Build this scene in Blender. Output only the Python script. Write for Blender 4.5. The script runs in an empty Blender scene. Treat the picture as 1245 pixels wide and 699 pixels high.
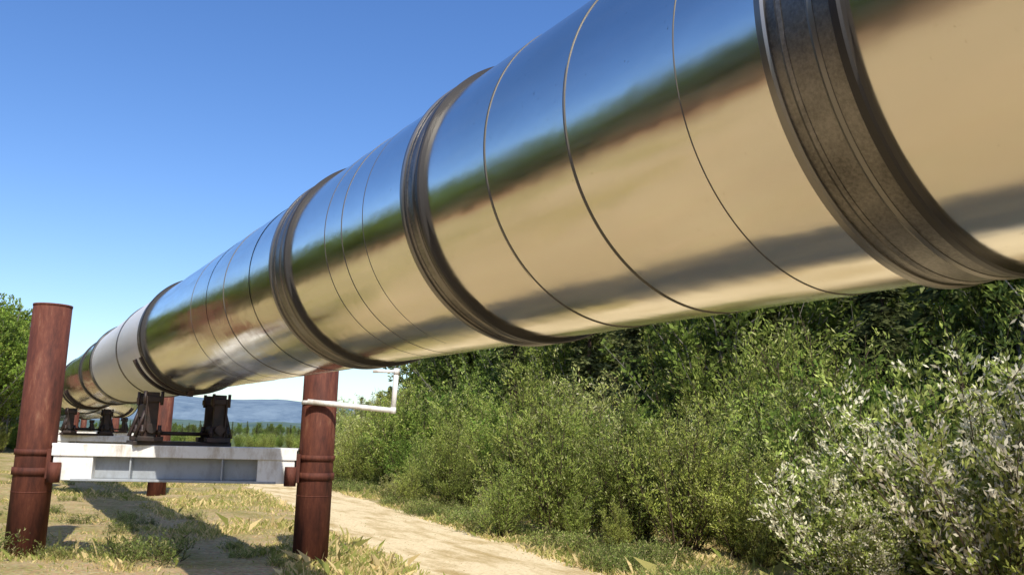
import bpy, math, random
import numpy as np
from mathutils import Vector, Matrix, noise
rng = np.random.default_rng(7); random.seed(7)
scene = bpy.context.scene
R = 0.70; PX = 2.364; PZ = 2.847; CAMZ = 1.65

# ---------------------------------------------------------------- helpers
def link(o, parent=None):
    scene.collection.objects.link(o)
    if parent: o.parent = parent
    return o
def empty(name):
    o = bpy.data.objects.new(name, None); return link(o)
def mesh_obj(name, v, f, mat, parent=None, smooth=False, col=None):
    me = bpy.data.meshes.new(name)
    v = v.tolist() if hasattr(v, 'tolist') else v
    f = f.tolist() if hasattr(f, 'tolist') else f
    me.from_pydata(v, [], f)
    if col is not None:
        a = me.color_attributes.new('Col', 'FLOAT_COLOR', 'POINT')
        c = np.ones((len(v), 4), dtype=np.float32); c[:, :3] = col
        a.data.foreach_set('color', c.ravel())
    if smooth: me.polygons.foreach_set('use_smooth', [True]*len(me.polygons))
    me.materials.append(mat); me.update()
    return link(bpy.data.objects.new(name, me), parent)
def bevel(o, w=0.008, seg=2):
    m = o.modifiers.new('bevel', 'BEVEL'); m.width = w; m.segments = seg; m.limit_method = 'ANGLE'
def box(name, c, s, mat, parent=None, rot=None, bw=0.006):
    x, y, z = [k/2 for k in s]
    v = [(-x,-y,-z),(x,-y,-z),(x,y,-z),(-x,y,-z),(-x,-y,z),(x,-y,z),(x,y,z),(-x,y,z)]
    f = [(0,3,2,1),(4,5,6,7),(0,1,5,4),(1,2,6,5),(2,3,7,6),(3,0,4,7)]
    M = Matrix.Translation(Vector(c)) @ (rot.to_4x4() if rot else Matrix.Identity(4))
    o = mesh_obj(name, [tuple(M @ Vector(p)) for p in v], f, mat, parent)
    if bw: bevel(o, bw)
    return o
def tube(name, a, b, r, mat, parent=None, n=20, r2=None):
    a = Vector(a); b = Vector(b); d = (b-a).normalized()
    q = d.to_track_quat('Z', 'Y'); r2 = r if r2 is None else r2
    v = []; 
    for p, rr in ((a, r), (b, r2)):
        for i in range(n):
            t = 2*math.pi*i/n
            v.append(tuple(p + q @ Vector((rr*math.cos(t), rr*math.sin(t), 0))))
    f = [(i, (i+1) % n, n+(i+1) % n, n+i) for i in range(n)]
    f += [tuple(range(n-1, -1, -1)), tuple(range(n, 2*n))]
    o = mesh_obj(name, v, f, mat, parent)
    for p in o.data.polygons: p.use_smooth = len(p.vertices) == 4
    return o

# ---------------------------------------------------------------- materials
def mat(name):
    m = bpy.data.materials.new(name); m.use_nodes = True
    nt = m.node_tree; return m, nt, nt.nodes['Principled BSDF']
def N(nt, typ, **kw):
    n = nt.nodes.new(typ)
    for k, v in kw.items():
        if k in n.inputs: n.inputs[k].default_value = v
        else: setattr(n, k, v)
    return n
def ramp(nt, src, stops):
    r = nt.nodes.new('ShaderNodeValToRGB'); e = r.color_ramp.elements
    while len(e) < len(stops): e.new(0.5)
    for i, (p, c) in enumerate(stops):
        e[i].position = p; e[i].color = (*c, 1) if len(c) == 3 else c
    nt.links.new(src, r.inputs[0]); return r
def coords(nt, scale=(1,1,1)):
    tc = N(nt, 'ShaderNodeTexCoord'); mp = N(nt, 'ShaderNodeMapping')
    mp.inputs['Scale'].default_value = scale
    nt.links.new(tc.outputs['Object'], mp.inputs['Vector']); return mp.outputs[0]
def bump(nt, b, h, strength, dist):
    bn = N(nt, 'ShaderNodeBump', Strength=strength, Distance=dist)
    nt.links.new(h, bn.inputs['Height']); nt.links.new(bn.outputs[0], b.inputs['Normal'])

# shiny jacket
def jacket_mat(name, c0, c1, r0, r1, bs):
    m, nt, b = mat(name); L = nt.links
    b.inputs['Metallic'].default_value = 1.0
    n1 = N(nt, 'ShaderNodeTexNoise', Scale=1.0, Detail=5.0); L.new(coords(nt, (1.2, 0.6, 1.2)), n1.inputs['Vector'])
    r = ramp(nt, n1.outputs[0], [(0.3, c0), (0.7, c1)])
    ns = N(nt, 'ShaderNodeTexNoise', Scale=38.0, Detail=4.0, Roughness=.7); L.new(coords(nt), ns.inputs['Vector'])
    sp = ramp(nt, ns.outputs[0], [(.66, (1,1,1)), (.76, (.5,.45,.38))])
    mx = N(nt, 'ShaderNodeMix', data_type='RGBA', blend_type='MULTIPLY'); mx.inputs[0].default_value = .8
    L.new(r.outputs[0], mx.inputs[6]); L.new(sp.outputs[0], mx.inputs[7]); L.new(mx.outputs[2], b.inputs['Base Color'])
    n2 = N(nt, 'ShaderNodeTexNoise', Scale=1.0, Detail=6.0); L.new(coords(nt, (14, 1.3, 14)), n2.inputs['Vector'])
    mr = N(nt, 'ShaderNodeMapRange'); mr.inputs[1].default_value = .3; mr.inputs[2].default_value = .7
    mr.inputs[3].default_value = r0; mr.inputs[4].default_value = r1
    L.new(n2.outputs[0], mr.inputs[0]); L.new(mr.outputs[0], b.inputs['Roughness'])
    n3 = N(nt, 'ShaderNodeTexNoise', Scale=1.0, Detail=3.0); L.new(coords(nt, (2.6, 1.9, 2.6)), n3.inputs['Vector'])
    bump(nt, b, n3.outputs[0], bs, 0.02)
    return m
M_jacket = jacket_mat('aluminium_jacket', (.82,.78,.70), (.93,.91,.86), .13, .25, .32)
M_pale = jacket_mat('pale_jacket', (.74,.74,.71), (.84,.84,.81), .42, .55, .1)
M_pale.node_tree.nodes['Principled BSDF'].inputs['Metallic'].default_value = .10

m, nt, b = mat('band_metal'); L = nt.links; M_band = m
b.inputs['Metallic'].default_value = .85
n = N(nt, 'ShaderNodeTexNoise', Scale=90.0, Detail=6.0, Roughness=.7); L.new(coords(nt, (1,1,1)), n.inputs['Vector'])
n_ = N(nt, 'ShaderNodeTexNoise', Scale=5.0, Detail=4.0); L.new(coords(nt, (1,1,1)), n_.inputs['Vector'])
ad_ = N(nt, 'ShaderNodeMath', operation='MULTIPLY_ADD'); ad_.inputs[1].default_value = .45; L.new(n.outputs[0], ad_.inputs[0])
ml_ = N(nt, 'ShaderNodeMath', operation='MULTIPLY'); ml_.inputs[1].default_value = .55; L.new(n_.outputs[0], ml_.inputs[0]); L.new(ml_.outputs[0], ad_.inputs[2])
r = ramp(nt, ad_.outputs[0], [(.38, (.11,.104,.096)), (.62, (.29,.275,.255))]); L.new(r.outputs[0], b.inputs['Base Color'])
b.inputs['Roughness'].default_value = .36; bump(nt, b, n.outputs[0], .3, .002)
m, nt, b = mat('band_rim'); L = nt.links; M_rim = m
b.inputs['Metallic'].default_value = .85; b.inputs['Base Color'].default_value = (.25,.24,.225,1); b.inputs['Roughness'].default_value = .28
m, nt, b = mat('rubber_seal'); M_seal = m
b.inputs['Base Color'].default_value = (.025,.022,.02,1); b.inputs['Roughness'].default_value = .4
m, nt, b = mat('seam_metal'); M_seam = m
b.inputs['Metallic'].default_value = .6; b.inputs['Base Color'].default_value = (.15,.14,.12,1); b.inputs['Roughness'].default_value = .6

m, nt, b = mat('rusty_steel'); L = nt.links; M_rust = m
n = N(nt, 'ShaderNodeTexNoise', Scale=1.0, Detail=9.0, Roughness=.75); L.new(coords(nt, (7, 7, 1.5)), n.inputs['Vector'])
r = ramp(nt, n.outputs[0], [(.30, (.032,.013,.010)), (.44, (.085,.027,.018)), (.56, (.135,.043,.026)), (.68, (.21,.10,.06))]); L.new(r.outputs[0], b.inputs['Base Color'])
b.inputs['Roughness'].default_value = .75; b.inputs['Specular IOR Level'].default_value = .3; bump(nt, b, n.outputs[0], .4, .012)
m, nt, b = mat('dark_steel'); L = nt.links; M_dark = m
n = N(nt, 'ShaderNodeTexNoise', Scale=9.0, Detail=6.0); L.new(coords(nt), n.inputs['Vector'])
r = ramp(nt, n.outputs[0], [(.3, (.012,.010,.009)), (.7, (.05,.026,.02))]); L.new(r.outputs[0], b.inputs['Base Color']); b.inputs['Roughness'].default_value = .55
def paint(name, c, dirt, sc=3.0):
    m, nt, b = mat(name); L = nt.links
    n = N(nt, 'ShaderNodeTexNoise', Scale=sc, Detail=8.0, Roughness=.75); L.new(coords(nt, (1,1,.4)), n.inputs['Vector'])
    r = ramp(nt, n.outputs[0], [(.32, dirt), (.52, c)]); L.new(r.outputs[0], b.inputs['Base Color'])
    b.inputs['Roughness'].default_value = .5; return m
M_white = paint('white_paint', (.82,.82,.80), (.50,.44,.36), 4)
M_white_shade = paint('shaded_white_paint', (.36,.39,.42), (.24,.25,.25))  # shade below the beam's top flange, painted in as grey base colour

# ground
m, nt, b = mat('ground_dirt_grass'); L = nt.links; M_ground = m
v = coords(nt)
n1 = N(nt, 'ShaderNodeTexNoise', Scale=.45, Detail=9.0, Roughness=.72); L.new(v, n1.inputs['Vector'])
n2 = N(nt, 'ShaderNodeTexNoise', Scale=14.0, Detail=9.0, Roughness=.78); L.new(v, n2.inputs['Vector'])
vo = N(nt, 'ShaderNodeTexVoronoi', Scale=28.0); L.new(v, vo.inputs['Vector'])
dirt = ramp(nt, n2.outputs[0], [(.3, (.33,.225,.10)), (.5, (.56,.42,.22)), (.7, (.74,.60,.37))])
grass = ramp(nt, n2.outputs[0], [(.3, (.13,.13,.03)), (.5, (.32,.28,.085)), (.7, (.54,.45,.19))])
sx = N(nt, 'ShaderNodeSeparateXYZ'); L.new(v, sx.inputs[0])
pad = N(nt, 'ShaderNodeMapRange'); pad.inputs[1].default_value = 6; pad.inputs[2].default_value = 11; pad.inputs[3].default_value = .16; pad.inputs[4].default_value = 0; L.new(sx.outputs[1], pad.inputs[0])
sb_ = N(nt, 'ShaderNodeMath', operation='SUBTRACT'); L.new(n1.outputs[0], sb_.inputs[0]); L.new(pad.outputs[0], sb_.inputs[1])
sel = ramp(nt, sb_.outputs[0], [(.44, (0,0,0)), (.60, (.95,.95,.95))])
mx = N(nt, 'ShaderNodeMix', data_type='RGBA'); L.new(sel.outputs[0], mx.inputs[0]); L.new(dirt.outputs[0], mx.inputs[6]); L.new(grass.outputs[0], mx.inputs[7])
mp = N(nt, 'ShaderNodeMix', data_type='RGBA', blend_type='MULTIPLY'); mp.inputs[0].default_value = .22
L.new(mx.outputs[2], mp.inputs[6]); L.new(vo.outputs['Color'], mp.inputs[7])
ad = N(nt, 'ShaderNodeMath', operation='MULTIPLY_ADD'); ad.inputs[1].default_value = 3.0; L.new(n1.outputs[0], ad.inputs[0]); L.new(sx.outputs[0], ad.inputs[2])
hs = N(nt, 'ShaderNodeMapRange'); hs.inputs[1].default_value = -7.0; hs.inputs[2].default_value = -10.0; L.new(ad.outputs[0], hs.inputs[0])
heath = ramp(nt, n2.outputs[0], [(.3, (.17,.07,.035)), (.7, (.36,.19,.095))])
m2 = N(nt, 'ShaderNodeMix', data_type='RGBA'); L.new(hs.outputs[0], m2.inputs[0]); L.new(mp.outputs[2], m2.inputs[6]); L.new(heath.outputs[0], m2.inputs[7])
ln = N(nt, 'ShaderNodeVectorMath', operation='LENGTH'); L.new(v, ln.inputs[0])
fr = N(nt, 'ShaderNodeMapRange'); fr.inputs[1].default_value = 55; fr.inputs[2].default_value = 110; L.new(ln.outputs['Value'], fr.inputs[0])
far = ramp(nt, n1.outputs[0], [(.3, (.06,.09,.03)), (.7, (.13,.16,.055))])
m3 = N(nt, 'ShaderNodeMix', data_type='RGBA'); L.new(fr.outputs[0], m3.inputs[0]); L.new(m2.outputs[2], m3.inputs[6]); L.new(far.outputs[0], m3.inputs[7])
L.new(m3.outputs[2], b.inputs['Base Color']); b.inputs['Roughness'].default_value = .95; b.inputs['Specular IOR Level'].default_value = .15
bump(nt, b, n2.outputs[0], .6, .05)

m, nt, b = mat('gravel_road'); L = nt.links; M_road = m
v = coords(nt)
n2 = N(nt, 'ShaderNodeTexNoise', Scale=22.0, Detail=9.0, Roughness=.82); L.new(v, n2.inputs['Vector'])
n3 = N(nt, 'ShaderNodeTexNoise', Scale=1.0, Detail=7.0, Roughness=.65); L.new(coords(nt, (2.4, .6, 1)), n3.inputs['Vector'])
c1 = ramp(nt, n2.outputs[0], [(.3, (.46,.33,.165)), (.5, (.82,.66,.39)), (.68, (.92,.79,.53))])
c2 = ramp(nt, n3.outputs[0], [(.35, (.62,.56,.42)), (.53, (1,1,1))])
mx = N(nt, 'ShaderNodeMix', data_type='RGBA', blend_type='MULTIPLY'); mx.inputs[0].default_value = 1
L.new(c1.outputs[0], mx.inputs[6]); L.new(c2.outputs[0], mx.inputs[7]); L.new(mx.outputs[2], b.inputs['Base Color'])
b.inputs['Roughness'].default_value = .95; b.inputs['Specular IOR Level'].default_value = .1; bump(nt, b, n2.outputs[0], .4, .05)

def leaf_mat(name, trans=.38, hue=.02):
    m = bpy.data.materials.new(name); m.use_nodes = True; nt = m.node_tree; L = nt.links
    nt.nodes.clear(); out = N(nt, 'ShaderNodeOutputMaterial')
    at = N(nt, 'ShaderNodeAttribute', attribute_name='Col'); oi = N(nt, 'ShaderNodeObjectInfo')
    hsv = N(nt, 'ShaderNodeHueSaturation'); L.new(at.outputs['Color'], hsv.inputs['Color'])
    mr = N(nt, 'ShaderNodeMapRange'); mr.inputs[3].default_value = .495-hue; mr.inputs[4].default_value = .495+hue*.6; L.new(oi.outputs['Random'], mr.inputs[0]); L.new(mr.outputs[0], hsv.inputs['Hue'])
    mv = N(nt, 'ShaderNodeMapRange'); mv.inputs[3].default_value = .82; mv.inputs[4].default_value = 1.5
    ml = N(nt, 'ShaderNodeMath', operation='FRACT'); mm = N(nt, 'ShaderNodeMath', operation='MULTIPLY'); mm.inputs[1].default_value = 7.3
    L.new(oi.outputs['Random'], mm.inputs[0]); L.new(mm.outputs[0], ml.inputs[0]); L.new(ml.outputs[0], mv.inputs[0]); L.new(mv.outputs[0], hsv.inputs['Value'])
    d = N(nt, 'ShaderNodeBsdfPrincipled', Roughness=.65); d.inputs['Specular IOR Level'].default_value = .08
    t = N(nt, 'ShaderNodeBsdfTranslucent'); mx = N(nt, 'ShaderNodeMixShader'); mx.inputs[0].default_value = trans
    L.new(hsv.outputs[0], d.inputs['Base Color']); L.new(hsv.outputs[0], t.inputs['Color'])
    L.new(d.outputs[0], mx.inputs[1]); L.new(t.outputs[0], mx.inputs[2]); L.new(mx.outputs[0], out.inputs[0]); return m
M_leaf = leaf_mat('foliage'); M_grass = leaf_mat('grass_blades', .3, 0)
m, nt, b = mat('haze_tinted_hill_forest'); L = nt.links; M_hill_haze = m  # aerial haze is painted into the bluish base colour
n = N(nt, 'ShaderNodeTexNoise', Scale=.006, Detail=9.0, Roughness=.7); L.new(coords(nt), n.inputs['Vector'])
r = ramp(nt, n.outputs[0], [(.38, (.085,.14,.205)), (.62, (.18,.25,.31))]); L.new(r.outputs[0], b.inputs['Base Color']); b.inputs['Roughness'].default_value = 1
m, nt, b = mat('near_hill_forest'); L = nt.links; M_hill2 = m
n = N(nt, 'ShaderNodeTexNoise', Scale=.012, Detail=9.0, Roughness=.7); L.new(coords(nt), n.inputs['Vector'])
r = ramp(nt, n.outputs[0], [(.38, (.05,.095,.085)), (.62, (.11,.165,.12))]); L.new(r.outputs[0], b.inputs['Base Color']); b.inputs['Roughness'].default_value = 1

# ---------------------------------------------------------------- terrain
def road_x(y): return 5.9 + (y-10)*.15 if y < 30 else 8.9 + (y-30)*.30
def gz(x, y):
    z = .17*min(1, max(0, (3.0-x)/3.0))
    rx = road_x(y)
    k = min(1, max(0, (abs(x-rx)-1.6)/1.0))
    d = math.hypot(x, y)
    if d < 90: z += k*(.10*noise.noise(Vector((x*.5, y*.5, 0))) + .05*noise.noise(Vector((x*1.7, y*1.7, 4))))*min(1, d/4)
    return z
def axis(fine, step, far):
    a = list(np.arange(-fine, fine+1e-6, step)); k = fine
    while k < far: k *= 1.35; a = [-k]+a+[k]
    return a
xs = axis(27, .25, 9000); ys0 = axis(50, .4, 9000)
V = []; F = []
for y in ys0:
    for x in xs: V.append((x, y, gz(x, y)))
nx = len(xs)
for j in range(len(ys0)-1):
    for i in range(nx-1):
        a = j*nx+i; F.append((a, a+1, a+nx+1, a+nx))
mesh_obj('ground', V, F, M_ground, smooth=True)
V = []; F = []
yy = np.arange(-20, 90, .2)
for j, y in enumerate(yy):
    c = road_x(y); w = 1.18
    e1 = .22*noise.noise(Vector((1, y*.7, 0))) + .18*noise.noise(Vector((1, y*3, 0))); e2 = .22*noise.noise(Vector((9, y*.7, 0)))+ .18*noise.noise(Vector((9, y*3, 0)))
    for t in np.linspace(0, 1, 9):
        x = c - w + e1 + (2*w+e2-e1)*t
        V.append((x, y, .008 + .03*math.sin(math.pi*t) - .014*(math.exp(-((t-.27)/.09)**2)+math.exp(-((t-.73)/.09)**2))))
for j in range(len(yy)-1):
    for i in range(8):
        a = j*9+i; F.append((a, a+1, a+10, a+9))
mesh_obj('dirt_road', V, F, M_road, smooth=True)
# hills
def ridge(name, rad, h0, a1, a2, mt, seed):
    V = []; F = []; n = 720
    for i in range(n):
        t = 2*math.pi*i/n; c, s = math.cos(t), math.sin(t)
        h = h0 + a1*noise.noise(Vector((c*3.4, s*3.4, seed))) + a2*noise.noise(Vector((c*14, s*14, seed+3))) + a2*.25*noise.noise(Vector((c*50, s*50, seed)))
        V += [(c*rad, s*rad, -5), (c*rad*1.12, s*rad*1.12, h*.7), (c*rad*1.28, s*rad*1.28, h)]
    for i in range(n):
        a = 3*i; b2 = 3*((i+1) % n); F += [(a, b2, b2+1, a+1), (a+1, b2+1, b2+2, a+2)]
    mesh_obj(name, V, F, mt, smooth=True)
ridge('hills', 5000, 205, 80, 30, M_hill_haze, 0)
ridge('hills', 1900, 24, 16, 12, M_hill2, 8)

# ---------------------------------------------------------------- pipeline
def heading(s):
    def sm(a, b): 
        t = min(1, max(0, (s-a)/(b-a))); return t*t*(3-2*t)
    return math.radians(.8*sm(12, 14) + 13*sm(29, 33) - 14*sm(43, 47))
ds = .1; P = Vector((PX, -14, PZ)); pts = []
s = -14.0
while s < 130:
    pts.append(P.copy()); h = heading(s); P = P + Vector((math.sin(h), math.cos(h), 0))*ds; s += ds
def at(s):
    k = (s+14)/ds; i = int(k); t = k-i; i = max(0, min(len(pts)-2, i))
    return pts[i].lerp(pts[i+1], t)
def frame(s):
    h = heading(s); return at(s), Vector((math.sin(h), math.cos(h), 0)), Vector((math.cos(h), -math.sin(h), 0))
def sweep(name, s0, s1, rad, mt, parent, step=.5, n=128):
    V = []; F = []; ss = list(np.arange(s0, s1, step))+[s1]
    for s in ss:
        c, d, rt = frame(s)
        for i in range(n):
            t = 2*math.pi*i/n; V.append(tuple(c + rt*rad*math.cos(t) + Vector((0,0,rad*math.sin(t)))))
    for j in range(len(ss)-1):
        for i in range(n): F.append((j*n+i, j*n+(i+1)%n, (j+1)*n+(i+1)%n, (j+1)*n+i))
    return mesh_obj(name, V, F, mt, parent, smooth=True)
def panels(name, bounds, mt, parent, n=192):
    V = []; F = []
    for a, b2 in zip(bounds[:-1], bounds[1:]):
        ta = random.uniform(-.0022, .0022); ox = random.uniform(-.0015, .0015); k0 = len(V)
        ph = random.uniform(0, 6.28); K = 4
        for j in range(K+1):
            u = j/K; s = a-.004+(b2-a+.008)*u; c, d, rt = frame(s)
            for i in range(n):
                t = 2*math.pi*i/n
                rr = R + ta*(u-.5)*2*(b2-a)/.6 + ox*math.cos(t-ph)*.6 + .0012*math.sin(math.pi*u)*math.cos(2*t+ph)
                V.append(tuple(c + rt*rr*math.cos(t) + Vector((0,0,rr*math.sin(t)))))
        for j in range(K):
            for i in range(n): F.append((k0+j*n+i, k0+j*n+(i+1)%n, k0+(j+1)*n+(i+1)%n, k0+(j+1)*n+i))
    return mesh_obj(name, V, F, mt, parent, smooth=True)
def revolve(name, s0, prof, mt, parent, n=128, a0=0, a1=2*math.pi):
    V = []; F = []; m = len(prof); full = abs(a1-a0-2*math.pi) < 1e-6
    c, d, rt = frame(s0); k = n if full else n+1
    for i in range(k):
        t = a0+(a1-a0)*i/n
        for (q, rr) in prof: V.append(tuple(c + d*q + rt*rr*math.cos(t) + Vector((0,0,rr*math.sin(t)))))
    for i in range(n):
        i2 = (i+1) % k
        for j in range(m):
            F.append((i*m+j, i*m+(j+1) % m, i2*m+(j+1) % m, i2*m+j))
    if not full: F += [tuple(range(m)), tuple(range(n*m+m-1, n*m-1, -1))]
    o = mesh_obj(name, V, F, mt, parent)
    o.data.polygons.foreach_set('use_smooth', [True]*len(o.data.polygons))
    es = o.modifiers.new('es', 'EDGE_SPLIT'); es.split_angle = math.radians(35)
    return o
pipe = empty('oil_pipeline')
panels('shiny_jacket', list(np.arange(-14, -.9, .6))+[-.5,.1,.75,1.37,1.84,2.41,2.98,3.66,4.30,4.62,4.9,5.78,6.6,7.4,8.05,8.7,9.4,10.1,10.8,11.55], M_jacket, pipe)
sweep('pale_jacket', 11.55, 17.5, R+.012, M_pale, pipe)
sweep('far_jacket', 17.5, 125, R, M_jacket, pipe, step=1.0, n=96)
def band(s, w):
    h = w/2
    revolve('clamp_band', s, [(-h, R-.01), (-h, R+.014), (h, R+.014), (h, R-.01)], M_band, pipe, 192)
    for e, mt in ((-1, M_seal), (1, M_rim)):
        c = e*(h-.012)
        revolve('band_rim', s, [(c-.016, R-.01), (c-.016, R+.020), (c-.010, R+.027), (c+.010, R+.027), (c+.016, R+.020), (c+.016, R-.01)], mt, pipe, 192)
    revolve('band_bead', s, [(-.01-.3*h, R), (-.01-.3*h, R+.016), (-.3*h, R+.022), (.01-.3*h, R+.016), (.01-.3*h, R)], M_rim, pipe, 192)
    revolve('band_bead', s, [(-.01+.45*h, R), (-.01+.45*h, R+.016), (.45*h, R+.021), (.01+.45*h, R+.016), (.01+.45*h, R)], M_band, pipe, 192)
band(1.37, .25); band(3.66, .20); band(5.80, .36)
for s in (-1.6, -5.2, 20, 26, 34, 45): band(s, .25)
def seam(s, w=.005, h=.0018):
    revolve('lap_seam', s, [(-w, R-.004), (-w, R+h*.7), (-w*.5, R+h), (w*.6, R+h), (w, R+h*.5), (w, R-.004)], M_seam, pipe, 192)
for s in (.75, .1, -.5, 1.84, 2.41, 2.98, 4.30, 4.62, 4.9): seam(s)
for s in (7.4, 8.7): seam(s, .004)
for s, w, h in ((11.5, .07, .03), (11.72, .05, .02), (13.8, .05, .015), (17.5, .12, .04)):
    revolve('collar', s, [(-w/2, R-.01), (-w/2, R+h), (-w*.3, R+h+.012), (w*.3, R+h+.012), (w/2, R+h), (w/2, R-.01)], M_seal if s < 11.6 else M_band, pipe)
c, d, rt = frame(11.5)
for ang in (96, 264):
    t = math.radians(ang); pz = c + rt*(R+.05)*math.cos(t) + Vector((0,0,(R+.05)*math.sin(t)))
    box('collar_lug', pz, (.07, .12, .07), M_dark, pipe, Matrix.Rotation(-t, 3, 'Y'))

# ---------------------------------------------------------------- supports
def support(sc, lp, rp, detail=True, top=3.15):
    e = empty('pipeline_support')
    lp = Vector(lp); rp = Vector(rp)
    for nm, p in (('post_left', lp), ('post_right', rp)):
        g = gz(p.x, p.y)-.3
        tube(nm, (p.x, p.y, g), (p.x, p.y, top), .225, M_rust, e, 48)
        tube(nm+'_cap', (p.x, p.y, top), (p.x, p.y, top+.025), .230, M_rust, e, 48)
        tube(nm+'_weld', (p.x, p.y, .85), (p.x, p.y, .862), .228, M_rust, e, 48)
    dx = (rp-lp); Lb = dx.length; dx.normalize(); ang = math.atan2(dx.y, dx.x)
    Rt = Matrix.Rotation(ang, 3, 'Z'); mid = (lp+rp)/2
    def bx(nm, u, w, z, s, mt, bw=.006):
        nrm = Vector((-dx.y, dx.x)); p = mid + dx*u + nrm*w
        return box(nm, (p.x, p.y, z), s, mt, e, Rt, bw)
    Li = Lb-.46
    bx('beam_top_flange', 0, 0, 1.435, (Li, .36, .03), M_white)
    bx('beam_bottom_flange', 0, 0, 1.015, (Li-.5, .36, .03), M_white_shade)
    bx('beam_web', 0, 0, 1.225, (Li-.3, .05, .388), M_white_shade)
    bx('beam_top_edge', 0, -.183, 1.375, (Li-.02, .02, .15), M_white)
    bx('beam_top_edge_back', 0, .183, 1.375, (Li-.02, .02, .15), M_white)
    for sg in (-1, 1):
        bx('beam_end_box', sg*(Li/2-.26), -.0, 1.205, (.46, .34, .40), M_white)
        bx('stiffener', sg*.55, -.09, 1.2, (.02, .12, .34), M_white_shade)
        p = mid + dx*sg*(Lb/2)
        tube('bracket_collar', (p.x, p.y, 1.06), (p.x, p.y, 1.15), .245, M_rust, e, 48)
        tube('bracket_collar', (p.x, p.y, 1.30), (p.x, p.y, 1.37), .240, M_rust, e, 48)
        bx('bracket_plate', sg*(Li/2+.015), 0, 1.2, (.05, .40, .36), M_rust)
        q = p - dx*sg*.30 - Vector((-dx.y, dx.x))*.22
        tube('bracket_bolt_barrel', (q.x, q.y, .98), (q.x, q.y, 1.22), .075, M_rust, e, 24)
    # shoe
    c, d, rt = frame(sc); sh = empty('x'); sh.name = 'pipe_shoe'; sh.parent = e
    h = heading(sc); Rs = Matrix.Rotation(-h, 3, 'Z')
    def sb(nm, u, w, z, s, mt=M_dark, rot=None):
        p = c + rt*u + d*w; return box(nm, (p.x, p.y, z), s, mt, sh, rot or Rs, .008)
    sb('slide_plate', -.06, 0, 1.475, (1.2, .55, .05))
    for w in (-.25, .25):
        revolve('cradle', sc+w, [(-.05, R), (-.05, R+.05), (.05, R+.05), (.05, R)], M_dark, sh, 40, math.radians(205), math.radians(335))
        for u in (-.47, .36):
            sb('shoe_leg', u, w, 1.80, (.15, .05, .62))
            sb('shoe_leg_flange', u+(.075 if u > 0 else -.075), w, 1.78, (.025, .14, .56))
            sb('shoe_foot', u, w, 1.53, (.30, .18, .06))
            sb('shoe_head', u, w, 2.02, (.22, .12, .07))
            for k in (-.1, .1):
                p = c + rt*(u+k) + d*(w-.06)
                tube('bolt', (p.x, p.y, 1.55), (p.x, p.y, 1.70), .022, M_dark, sh, 10)
                tube('bolt_upper', (p.x, p.y, 1.95), (p.x, p.y, 2.12), .020, M_dark, sh, 10)
                tube('bolt_nut', (p.x, p.y, 1.60), (p.x, p.y, 1.64), .036, M_dark, sh, 6)
            a = c + rt*(u+(.17 if u > 0 else -.17)) + d*w; b2 = c + rt*(u+(.05 if u > 0 else -.05)) + d*w
            tube('gusset_bar', (a.x, a.y, 1.55), (b2.x, b2.y, 1.95), .025, M_dark, sh, 8)
    for u in (-.47, .36):
        p = c + rt*u; a = p - d*.36; b2 = p + d*.36
        tube('roller_bar', (a.x, a.y, 1.66), (b2.x, b2.y, 1.66), .06, M_dark, sh, 20)
        sb('side_plate', u*1.15, 0, 1.88, (.04, .5, .16))
    tube('tie_rod', tuple(Vector((c.x, c.y, 1.60))-rt*.6), tuple(Vector((c.x, c.y, 1.60))+rt*.5), .025, M_dark, sh, 12)
    return e
support(11.98, (.70, 12.4), (3.87, 11.15))
def sup_at(s, rot=0.3, ha=1.72):
    c, d, rt = frame(s); q = Matrix.Rotation(-rot, 3, 'Z') @ rt
    a = c - q*ha; b2 = c + q*1.72; support(s, (a.x, a.y), (b2.x, b2.y), top=2.9)
sup_at(24.5, .3, 1.15); sup_at(42.5, .05); sup_at(60.5, 0); sup_at(-8, 0); sup_at(78.5, 0)

# white bracket rail on the right post
rl = empty('white_pipe_bracket')
A = Vector((3.63, 10.93, 2.05)); B = Vector((4.65, 10.53, 1.97)); C = Vector((4.67, 10.52, 2.48)); D = Vector((4.38, 10.63, 2.47))
B2 = B - Vector((0,0,.04))
tube('rail_lower', A, B, .034, M_white, rl, 16)
tube('rail_upright', B2, C, .034, M_white, rl, 16)
tube('rail_upper', C, D, .02, M_white, rl, 16)
for p in (B, C):
    tube('joint', p-Vector((0,0,.04)), p+Vector((0,0,.04)), .040, M_white, rl, 16)
tube('rail_clamp', (3.87, 11.15, 2.02), (3.87, 11.15, 2.07), .234, M_white, rl, 40)

# ---------------------------------------------------------------- vegetation
def unit(a): return a/np.maximum(np.linalg.norm(a, axis=-1, keepdims=True), 1e-9)
def leaf_quads(p, d, L, W, fold=.0):
    n = len(p); rnd = unit(rng.normal(size=(n, 3))); side = unit(np.cross(d, rnd))
    mid = p + d*(L*.45)[:, None]
    v = np.stack([p, mid+side*(W*.5)[:, None], p+d*L[:, None], mid-side*(W*.5)[:, None]], 1).reshape(-1, 3)
    f = np.arange(4*n).reshape(-1, 4); return v, f
def stick(a, b, r0, r1, n=4):
    d = unit(b-a); r = np.array([.3, .5, .8]); s = unit(np.cross(d, r)); t = np.cross(d, s)
    v = []
    for p, rr in ((a, r0), (b, r1)):
        for i in range(n):
            g = 2*math.pi*i/n; v.append(p+rr*(s*math.cos(g)+t*math.sin(g)))
    return np.array(v), [(i, (i+1) % n, n+(i+1) % n, n+i) for i in range(n)]
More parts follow.
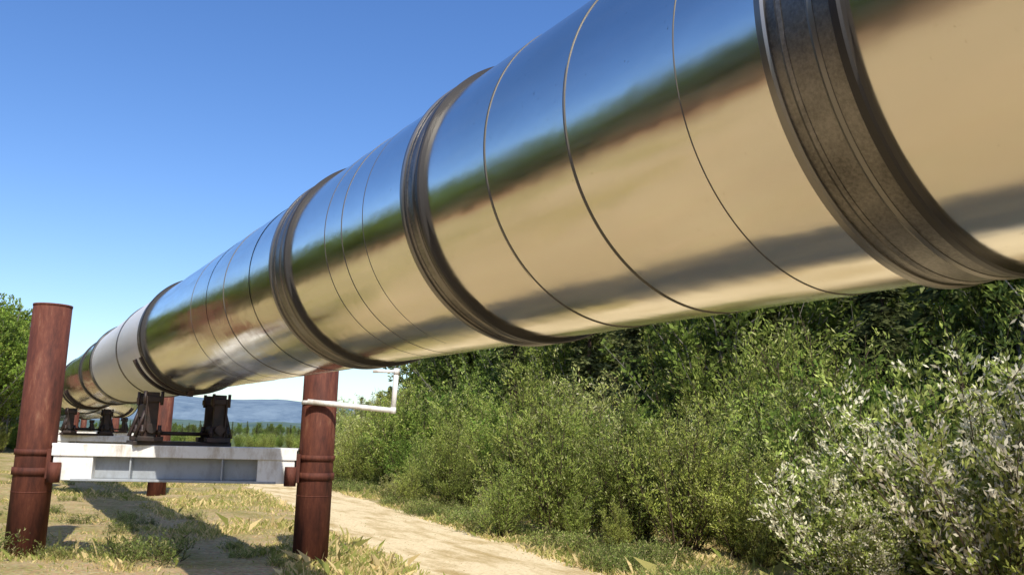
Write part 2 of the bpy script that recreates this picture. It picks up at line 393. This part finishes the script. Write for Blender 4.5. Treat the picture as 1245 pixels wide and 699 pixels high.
def build_plant(name, stems, twigs_per, leaves_per, H, spread, leafL, leafW, col, col2, tip_col, bark=(.10,.075,.05), low=.08, twigL=.6, trunk_r=.02, center=False, tipz=False):
    VV = []; FF = []; CC = []; off = 0
    def add(v, f, c):
        nonlocal off
        VV.append(v); FF.append(np.array(f)+off); CC.append(c); off += len(v)
    P = []; Dd = []; Sh = []; TP = []
    for i in range(stems):
        az = rng.uniform(0, 2*math.pi); tilt = abs(rng.normal(0, .5))*spread
        tilt = min(tilt, 1.15)
        ln = H*rng.uniform(.5, 1.0)*(1-.25*tilt)
        if center and i == 0: tilt = .03; ln = H
        b0 = np.array([math.cos(az), math.sin(az), 0])*rng.uniform(0, .35)*spread
        if center and i > 0: b0 = np.array([0, 0, H*rng.uniform(.12, .75)]); tilt = rng.uniform(.5, 1.2); ln = (H-b0[2])*rng.uniform(.4, .75)
        d0 = np.array([math.cos(az)*math.sin(tilt), math.sin(az)*math.sin(tilt), math.cos(tilt)])
        pts_ = [b0]; d = d0.copy(); K = 6
        for k in range(K):
            d = unit(d + np.array([0,0,.10]) + rng.normal(0, .09, 3)); pts_.append(pts_[-1]+d*ln/K)
        pts_ = np.array(pts_)
        r0 = trunk_r*rng.uniform(.6, 1)*(3 if center and i == 0 else 1)
        for k in range(K):
            v, f = stick(pts_[k], pts_[k+1], r0*(1-k/K*.8), r0*(1-(k+1)/K*.8)); add(v, f, np.tile(bark, (len(v), 1)))
        br = rng.uniform(.65, 1.35)
        for t in range(twigs_per):
            u = low+(1-low)*rng.random()**.8; k = min(K-1, int(u*K)); q = pts_[k]+(pts_[k+1]-pts_[k])*(u*K-k)
            a2 = rng.uniform(0, 2*math.pi); ax = unit(pts_[k+1]-pts_[k])
            td = unit(ax*rng.uniform(.3, 1.3)+np.array([math.cos(a2), math.sin(a2), rng.uniform(-.1, .6)]))
            tl = twigL*rng.uniform(.4, 1.1)*(1.15-u*.5); e = q+td*tl
            if t % 3 == 0:
                v, f = stick(q, e, .006, .003, 3); add(v, f, np.tile(bark, (len(v), 1)))
            w = rng.random(leaves_per); pp = q+td*tl*w[:, None]+rng.normal(0, .03, (leaves_per, 3))
            dd = unit(td+rng.normal(0, .6, (leaves_per, 3))+np.array([0,0,.2]))
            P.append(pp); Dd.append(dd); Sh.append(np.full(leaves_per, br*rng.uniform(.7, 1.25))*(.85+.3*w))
            pr = tip_col[0]
            if tipz: pr = min(1, tip_col[0]*(2.3 if rng.random() < .42 and u > .3 else .2))
            TP.append(np.full(leaves_per, pr))
    P = np.concatenate(P); Dd = np.concatenate(Dd); Sh = np.concatenate(Sh); TP = np.concatenate(TP)
    ok = P[:, 2] > .03; P = P[ok]; Dd = Dd[ok]; Sh = Sh[ok]; TP = TP[ok]; n = len(P)
    L_ = leafL*rng.uniform(.6, 1.3, n); W_ = leafW*rng.uniform(.7, 1.3, n)
    v, f = leaf_quads(P, Dd, L_, W_)
    mixr = rng.random(n)[:, None]; c = np.array(col)*(1-mixr)+np.array(col2)*mixr
    tp = (rng.random(n) < TP)[:, None]; c = np.where(tp, np.array(tip_col[1]), c)
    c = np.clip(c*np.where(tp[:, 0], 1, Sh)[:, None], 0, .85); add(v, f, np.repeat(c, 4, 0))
    fl = []
    for a in FF: fl += a.tolist()
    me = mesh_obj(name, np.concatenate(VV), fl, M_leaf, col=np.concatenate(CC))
    data = me.data; bpy.data.objects.remove(me); return data
G1 = (.17,.24,.045); G2 = (.32,.365,.09)
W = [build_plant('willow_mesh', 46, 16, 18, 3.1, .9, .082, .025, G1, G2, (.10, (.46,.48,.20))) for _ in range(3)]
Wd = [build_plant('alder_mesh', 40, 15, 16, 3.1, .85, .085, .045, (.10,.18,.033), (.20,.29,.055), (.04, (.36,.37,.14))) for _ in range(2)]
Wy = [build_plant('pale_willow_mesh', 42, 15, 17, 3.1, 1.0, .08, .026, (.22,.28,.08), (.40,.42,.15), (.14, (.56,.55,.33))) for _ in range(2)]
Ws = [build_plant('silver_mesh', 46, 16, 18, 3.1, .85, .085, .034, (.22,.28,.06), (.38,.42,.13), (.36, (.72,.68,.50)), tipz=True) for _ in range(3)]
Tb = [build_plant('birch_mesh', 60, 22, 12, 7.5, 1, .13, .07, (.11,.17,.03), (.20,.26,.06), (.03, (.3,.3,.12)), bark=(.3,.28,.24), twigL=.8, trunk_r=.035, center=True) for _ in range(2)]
Tl = [build_plant('brightened_birch_mesh', 60, 22, 12, 8.5, 1, .15, .09, (.16,.26,.04), (.26,.36,.07), (.03, (.4,.4,.12)), bark=(.3,.28,.24), twigL=.8, trunk_r=.035, center=True) for _ in range(2)]  # birch variant, leaf colour brightened because the left trees stand backlit
def spruce(H=8, Rr=1.35):
    VV = []; FF = []; CC = []; off = 0
    v, f = stick(np.array([0,0,0.]), np.array([0,0,H]), .11, .01, 6); VV.append(v); FF += [list(q) for q in f]; CC.append(np.tile((.09,.065,.045), (len(v), 1))); off = len(v)
    P = []; D = []; S = []
    z = .35
    while z < H-.1:
        rr = Rr*(1-z/H)**.75*rng.uniform(.65, 1.1)
        for b in range(int(rng.integers(7, 11))):
            a = rng.uniform(0, 6.283); r2 = rr*rng.uniform(.5, 1.15); k = max(5, int(r2*17))
            w = np.linspace(.1, 1, k); dr = -.22+.1*rng.normal()
            pp = np.stack([np.cos(a)*w*r2, np.sin(a)*w*r2, z+w*r2*dr+.12*w*w*r2], 1)+rng.normal(0, .05, (k, 3))
            for sd in (-1, 1):
                sdv = np.array([-math.sin(a)*sd, math.cos(a)*sd, -.25]); fw = np.array([math.cos(a), math.sin(a), 0])
                P.append(pp); D.append(unit(fw*.8+sdv+rng.normal(0, .35, (k, 3)))); S.append(rng.uniform(.6, 1.3)*(.6+.6*w))
        z += rng.uniform(.14, .26)
    P = np.concatenate(P); D = np.concatenate(D); S = np.concatenate(S); n = len(P)
    v, f = leaf_quads(P, D, rng.uniform(.14, .28, n), rng.uniform(.05, .09, n)); VV.append(v); FF += (f+off).tolist()
    mixr = rng.random(n)[:, None]; c = (np.array((.075,.098,.034))*(1-mixr)+np.array((.16,.178,.068))*mixr)*S[:, None]
    CC.append(np.repeat(c, 4, 0))
    o = mesh_obj('spruce_mesh', np.concatenate(VV), FF, M_leaf, col=np.concatenate(CC)); d = o.data; bpy.data.objects.remove(o); return d
Sp = [spruce(8, 1.35), spruce(8, 1.6), spruce(8, 1.1)]

E_w = empty('willow_thicket'); E_f = empty('mixed_forest'); E_l = empty('roadside_forest'); E_d = empty('distant_trees')
def inst(data, x, y, sc, parent, name, zs=1.0):
    o = bpy.data.objects.new(name, data); o.location = (x, y, gz(x, y)-.05)
    o.rotation_euler = (random.uniform(-.07, .07), random.uniform(-.07, .07), random.uniform(0, 6.283)); o.scale = (sc, sc*random.uniform(.85, 1.15), sc*zs); link(o, parent)
def edge(y):
    e = 8.0+(y-9)*.11
    if y > 20: e = max(e, .33*y+.9)
    return e
y = -10.0
while y < 95:
    st = 1.15 if y < 30 else 2.0
    wig = .5*math.sin(y*.9)+.45*math.sin(y*2.3+1)
    x = edge(y)+1.35+wig+random.uniform(-.25, .3)
    hv = 1+.22*math.sin(y*1.31+.6)+.12*math.sin(y*.53)
    silver = 2.2 < y < 6.8
    d = random.choice(Ws) if silver else random.choice(W+Wy if random.random() < .75 else Wd)
    inst(d, x, y, random.uniform(.58, .98)*hv, E_w, 'willow', random.uniform(.9, 1.15))
    if random.random() < .85: inst(random.choice(Ws if silver else W+Wy), x-.65+random.uniform(-.3, .3), y+.5, random.uniform(.22, .5), E_w, 'willow')
    inst(random.choice(Ws if 2 < y < 5.5 else W+Wd+Wy), x+1.6+random.uniform(-.4, .4), y+.4, random.uniform(.78, 1.15)*hv, E_w, 'willow', random.uniform(.9, 1.15))
    inst(random.choice(W+Wd+Wy), x+3.4+random.uniform(-.5, .5), y, random.uniform(.9, 1.35)*hv, E_w, 'willow')
    y += st*random.uniform(.8, 1.3)
y = -12.0
while y < 110:
    for k, off in enumerate((6.2, 9.0, 12.5, 17)):
        x = edge(y)+off+random.uniform(-1, 1)
        d = random.choice(Sp) if random.random() < .72 else random.choice(Tb)
        inst(d, x, y+random.uniform(-1, 1), random.uniform(.75, 1.2)*(1+k*.12)*(1 if y < 40 else .6), E_f, 'tree')
    y += 1.9
def ledge(y):
    if y < 28: return -19
    if y < 60: return -19+(y-28)*20.5/32
    return 1.5
y = -45.0
while y < 130:
    for k, off in enumerate((0, 2.4, 5.5, 9)):
        x = ledge(y)-off+random.uniform(-1, 1)
        d = random.choice(Tl) if random.random() < .85 else random.choice(Sp)
        inst(d, x, y+random.uniform(-1, 1), random.uniform(.95, 1.3), E_l, 'tree')
    if random.random() < .8: inst(random.choice(Wd+W), ledge(y)+1.2, y, random.uniform(.6, .9), E_l, 'shrub')
    y += 2.1
for i in range(420):
    a = random.uniform(math.radians(6), math.radians(26)); r = random.uniform(200, 600)
    inst(random.choice(Sp+Tb+Tb), r*math.sin(a), r*math.cos(a), random.uniform(.3, .6), E_d, 'tree')
for i in range(110):
    a = random.uniform(math.radians(10.5), math.radians(20)); r = random.uniform(75, 150)
    inst(random.choice(W+Wd), r*math.sin(a), r*math.cos(a), random.uniform(.35, .6), E_d, 'shrub')

# grass
P = []
for i in range(420000):
    x = random.uniform(-7, 11); y = random.uniform(6, 34)
    if random.random() > (14/(y+6))**.6: continue
    rd = abs(x-road_x(y))
    if rd < .96+abs(random.gauss(0, .18)): continue
    nn = noise.noise(Vector((x*.55, y*.55, 2)))+.6*noise.noise(Vector((x*1.9+5, y*1.9, 5)))+random.gauss(0, .16)
    thr = .20
    if x > 3.2: thr = -.12
    if x > road_x(y): thr = -.45
    for (cx, cy, r2) in ((.65, 12.3, .7), (2.1, 11.5, .9), (3.9, 11.1, .6), (3.4, 12.6, .8)):
        if (x-cx)**2+(y-cy)**2 < r2*r2: thr -= .35
    if nn < thr: continue
    P.append((x, y, gz(x, y)-.015, min(1, (nn-thr)*1.6)))
P = np.array(P); n = len(P)
d = unit(np.stack([rng.normal(0, .3, n), rng.normal(0, .3, n), np.ones(n)], 1))
hgt = (.03+.075*P[:, 3])*rng.uniform(.4, 1.3, n)*np.where(rng.random(n) < .03, 2.2, 1)
side = np.stack([rng.normal(size=n), rng.normal(size=n), np.zeros(n)], 1); side = unit(side)*(.0022+.0018*rng.random(n))[:, None]
p0 = P[:, :3]; bend = np.stack([rng.normal(0, .35, n), rng.normal(0, .35, n), np.zeros(n)], 1)*hgt[:, None]
v = np.stack([p0-side, p0+side, p0+d*hgt[:, None]*.6+side*.6, p0+d*hgt[:, None]+bend], 1).reshape(-1, 3)
f = np.arange(4*n).reshape(-1, 4); q = rng.random(n)[:, None]
c = np.array((.18,.22,.05))*(1-q)+np.array((.42,.38,.14))*q; c = np.where(rng.random(n)[:, None] < .36, np.array((.60,.49,.24)), c)
mesh_obj('grass', v, f, M_grass, col=np.repeat(c, 4, 0))
E_t = empty('roadside_weeds')
Tw = build_plant('weed_mesh', 26, 6, 9, .45, 1.2, .05, .013, (.14,.20,.05), (.26,.31,.09), (.1, (.45,.42,.2)), twigL=.16, trunk_r=.004)
for (x, y, s_) in ((1.9, 11.4, 1.0), (2.15, 11.9, .8), (.2, 11.9, .9), (.05, 12.3, .7), (1.1, 11.9, .6), (3.5, 11.0, .5), (4.2, 11.4, .6), (1.6, 11.8, .7), (-.4, 12.6, .7)):
    inst(Tw, x, y, s_, E_t, 'weed')
for i in range(120):
    y = random.uniform(6, 30); inst(Tw, road_x(y)+1.35+random.random()*1.0, y, random.uniform(.4, 1.0), E_t, 'weed')
for i in range(50):
    inst(Tw, random.uniform(-3, 4.4), random.uniform(11, 30), random.uniform(.3, .6), E_t, 'weed')
# loose stones, one mesh
V = []; F = []
for i in range(5000):
    x = random.uniform(-6, 8); y = random.uniform(7, 22); r = random.uniform(.004, .013)*(1 if random.random() < .95 else 1.8); z = gz(x, y)+.004
    if abs(x-road_x(y)) < 1.1: z += .025
    k = len(V); 
    for (a, b2, c2) in ((1,0,0),(-1,0,0),(0,1,0),(0,-1,0),(0,0,.7),(0,0,-.7)):
        V.append((x+a*r*random.uniform(.7, 1.3), y+b2*r*random.uniform(.7, 1.3), z+c2*r))
    F += [(k,k+2,k+4),(k+2,k+1,k+4),(k+1,k+3,k+4),(k+3,k,k+4)]
mesh_obj('gravel', V, F, M_ground)

# ---------------------------------------------------------------- light, sky, camera
el = math.radians(46); az = math.radians(193)
sdir = Vector((math.sin(az)*math.cos(el), math.cos(az)*math.cos(el), math.sin(el)))
sun = bpy.data.lights.new('sun', 'SUN'); sun.energy = 5.0; sun.angle = math.radians(.6); sun.color = (1, .935, .81)
so = link(bpy.data.objects.new('sun', sun)); so.rotation_euler = sdir.to_track_quat('Z', 'Y').to_euler()
w = bpy.data.worlds.new('World'); scene.world = w; w.use_nodes = True; nt = w.node_tree
sky = nt.nodes.new('ShaderNodeTexSky'); sky.sky_type = 'NISHITA'; sky.sun_disc = False; sky.sun_elevation = el; sky.sun_rotation = az
sky.air_density = 1.0; sky.dust_density = 1.0; sky.ozone_density = 2.5; sky.altitude = 200
hsv = nt.nodes.new('ShaderNodeHueSaturation'); hsv.inputs['Saturation'].default_value = 1.24; hsv.inputs['Hue'].default_value = .510; hsv.inputs['Value'].default_value = 1.25
nt.links.new(sky.outputs[0], hsv.inputs['Color'])
bg = nt.nodes['Background']; nt.links.new(hsv.outputs[0], bg.inputs[0]); bg.inputs[1].default_value = .15
cam = bpy.data.cameras.new('camera'); co = link(bpy.data.objects.new('camera', cam)); scene.camera = co
Fw = Vector((.513, .8409, .172)).normalized(); Rt = Vector((.851, -.5246, .026)); Rt = (Rt-Fw*Rt.dot(Fw)).normalized(); Up = Rt.cross(Fw)
Mx = Matrix((Rt, Up, -Fw)).transposed().to_4x4(); Mx.translation = Vector((0, 0, CAMZ)); co.matrix_world = Mx
cam.sensor_width = 36; cam.lens = 30.36; cam.clip_end = 20000; cam.clip_start = .05
scene.view_settings.view_transform = 'Standard'; scene.view_settings.look = 'None'; scene.view_settings.exposure = 0
